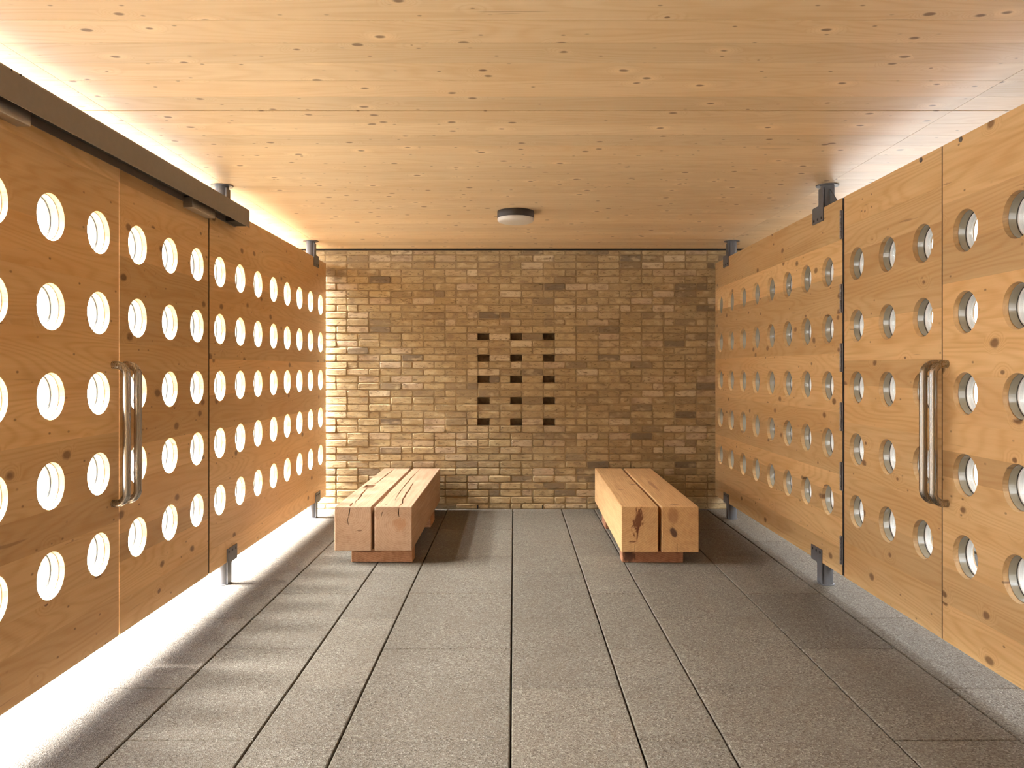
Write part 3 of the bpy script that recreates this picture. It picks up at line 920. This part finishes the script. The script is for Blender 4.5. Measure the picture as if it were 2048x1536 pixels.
beam(lb, 'beam', lw2, -0.932 - bx, -0.682 - bx, 0.0, 1.98, HB, HT,
     [(tl(crack([(-0.864, 7.12), (-0.866, 6.54), (-0.853, 5.79), (-0.832, 5.44)], 0.010)), 0.09),
      (tl(crack([(-0.811, 6.28), (-0.794, 5.73), (-0.782, 5.47), (-0.762, 5.345), (-0.7685, 5.212)], 0.013)), 0.09),
      (tl(crack([(-0.9250, 5.73), (-0.9206, 5.32)], 0.006)), 0.06)],
     [(fl(crack([(-0.7685, 0.375), (-0.772, 0.350), (-0.773, 0.335), (-0.767, 0.318)], 0.008)), 0.06),
      (fl(crack([(-0.855, 0.375), (-0.882, 0.345), (-0.884, 0.318)], 0.004)), 0.03)])
pl = beam_wood('red_plinth_wood', (0.50, 0.255, 0.125), (0.27, 0.11, 0.045), (0.3, 0.9),
               [(-0.05, 0.05, 0.075, 0.12, 0.05, 0.008, 0.0, (0.10, 0.04, 0.02), 0.7, 0.9)])
beam(lb, 'plinth', pl, -1.097 - bx, -0.684 - bx, 0.053, 0.175, 0.0, HB)
beam(lb, 'plinth', pl, -1.097 - bx, -0.684 - bx, 1.20, 1.50, 0.0, HB)
# right bench
bx2, by2 = 0.972, 5.2
rb = tag(empty('beam_bench', (bx2, by2, 0)), 'right timber beam bench with dark red feather knot on its front end', 'bench', 'beam benches before the brick wall')
rb.rotation_euler = (0, 0, -math.radians(0.8))
HB2 = 0.079
rwm = [(0.825 - bx2, 0.0, 0.286, 0.038, 0.03, 0.095, 0.22, (0.13, 0.035, 0.016), 0.88, 2.4),
       (0.822 - bx2, 0.0, 0.20, 0.006, 0.03, 0.06, 0.10, (0.12, 0.035, 0.018), 0.8, 0.8),
       (0.790 - bx2, 0.0, 0.150, 0.032, 0.03, 0.007, 0.0, (0.14, 0.045, 0.025), 0.75, 0.8),
       (0.735 - bx2, 0.10, HT, 0.022, 0.012, 0.01, 0.0, (0.11, 0.04, 0.02), 0.8, 0.5),
       (0.93 - bx2, 1.0, HT, 0.030, 0.02, 0.01, 0.0, (0.15, 0.06, 0.03), 0.75, 0.6),
       (0.80 - bx2, 0.72, HT, 0.025, 0.03, 0.01, 0.0, (0.24, 0.11, 0.05), 0.6, 1.0),
       (0.955 - bx2, 1.45, HT, 0.028, 0.02, 0.01, 0.0, (0.15, 0.06, 0.03), 0.7, 0.6)]
rw1 = beam_wood('honey_oak_one', (0.66, 0.41, 0.19), (0.46, 0.25, 0.105), (-0.35, 0.55), rwm)
rwm2 = [(1.062 - bx2, 0.0, 0.212, 0.026, 0.03, 0.042, -0.30, (0.075, 0.035, 0.033), 0.88, 0.7),
        (1.060 - bx2, 0.0, 0.325, 0.045, 0.03, 0.065, 0.0, (0.30, 0.135, 0.06), 0.6, 0.5),
        (1.085 - bx2, 0.10, HT, 0.040, 0.018, 0.01, 0.0, (0.09, 0.035, 0.02), 0.9, 0.5),
        (1.08 - bx2, 0.95, HT, 0.02, 0.3, 0.01, 0.0, (0.22, 0.09, 0.045), 0.55, 2.6)]
rw2 = beam_wood('honey_oak_two', (0.66, 0.41, 0.19), (0.46, 0.25, 0.105), (0.42, 0.6), rwm2)
beam(rb, 'beam', rw1, 0.715 - bx2, 0.960 - bx2, 0.0, 1.98, HB2, HT, [],
     [([(0.8025 - bx2, HB2 + 0.005), (0.8055 - bx2, HB2 + 0.005), (0.8050 - bx2, HB2 + 0.05), (0.8030 - bx2, HB2 + 0.05)], 0.05)])
beam(rb, 'beam', rw2, 0.983 - bx2, 1.229 - bx2, 0.0, 1.98, HB2, HT, [],
     [([(1.0835 - bx2, HB2 + 0.005), (1.0875 - bx2, HB2 + 0.005), (1.0865 - bx2, HB2 + 0.06), (1.0845 - bx2, HB2 + 0.06)], 0.05)])
pl2 = beam_wood('dark_plinth_wood', (0.36, 0.165, 0.085), (0.20, 0.075, 0.038), (0.3, 0.9),
                [(-0.20, 0.03, 0.045, 0.05, 0.05, 0.05, 0.0, (0.05, 0.02, 0.012), 0.85, 1.5)])
beam(rb, 'plinth', pl2, 0.724 - bx2, 1.135 - bx2, 0.040, 0.165, 0.0, HB2)
beam(rb, 'plinth', pl2, 0.724 - bx2, 1.135 - bx2, 1.13, 1.42, 0.0, HB2)

# ------------------------------------------------------------------ ceiling lamp
lamp = tag(empty('ceiling_lamp', (0.01, 5.5, CEIL)), 'round flush ceiling lamp with dark band and opal diffuser, switched off', 'lamp')
mp = lambda u, v, d: (u, v, d)
m_ = MB(); m_.lathe([(0.0001, 0.0), (0.129, 0.0), (0.130, -0.003), (0.130, -0.046), (0.128, -0.049), (0.0001, -0.049)], mp, 48, close=False)
m_.build('band', M['lampband'], lamp, True)
m_ = MB(); m_.lathe([(0.1275, -0.0485), (0.1285, -0.056), (0.1265, -0.066), (0.120, -0.073), (0.105, -0.078), (0.06, -0.082), (0.0001, -0.083)], mp, 48, close=False)
m_.build('diffuser', M['opal'], lamp, True)
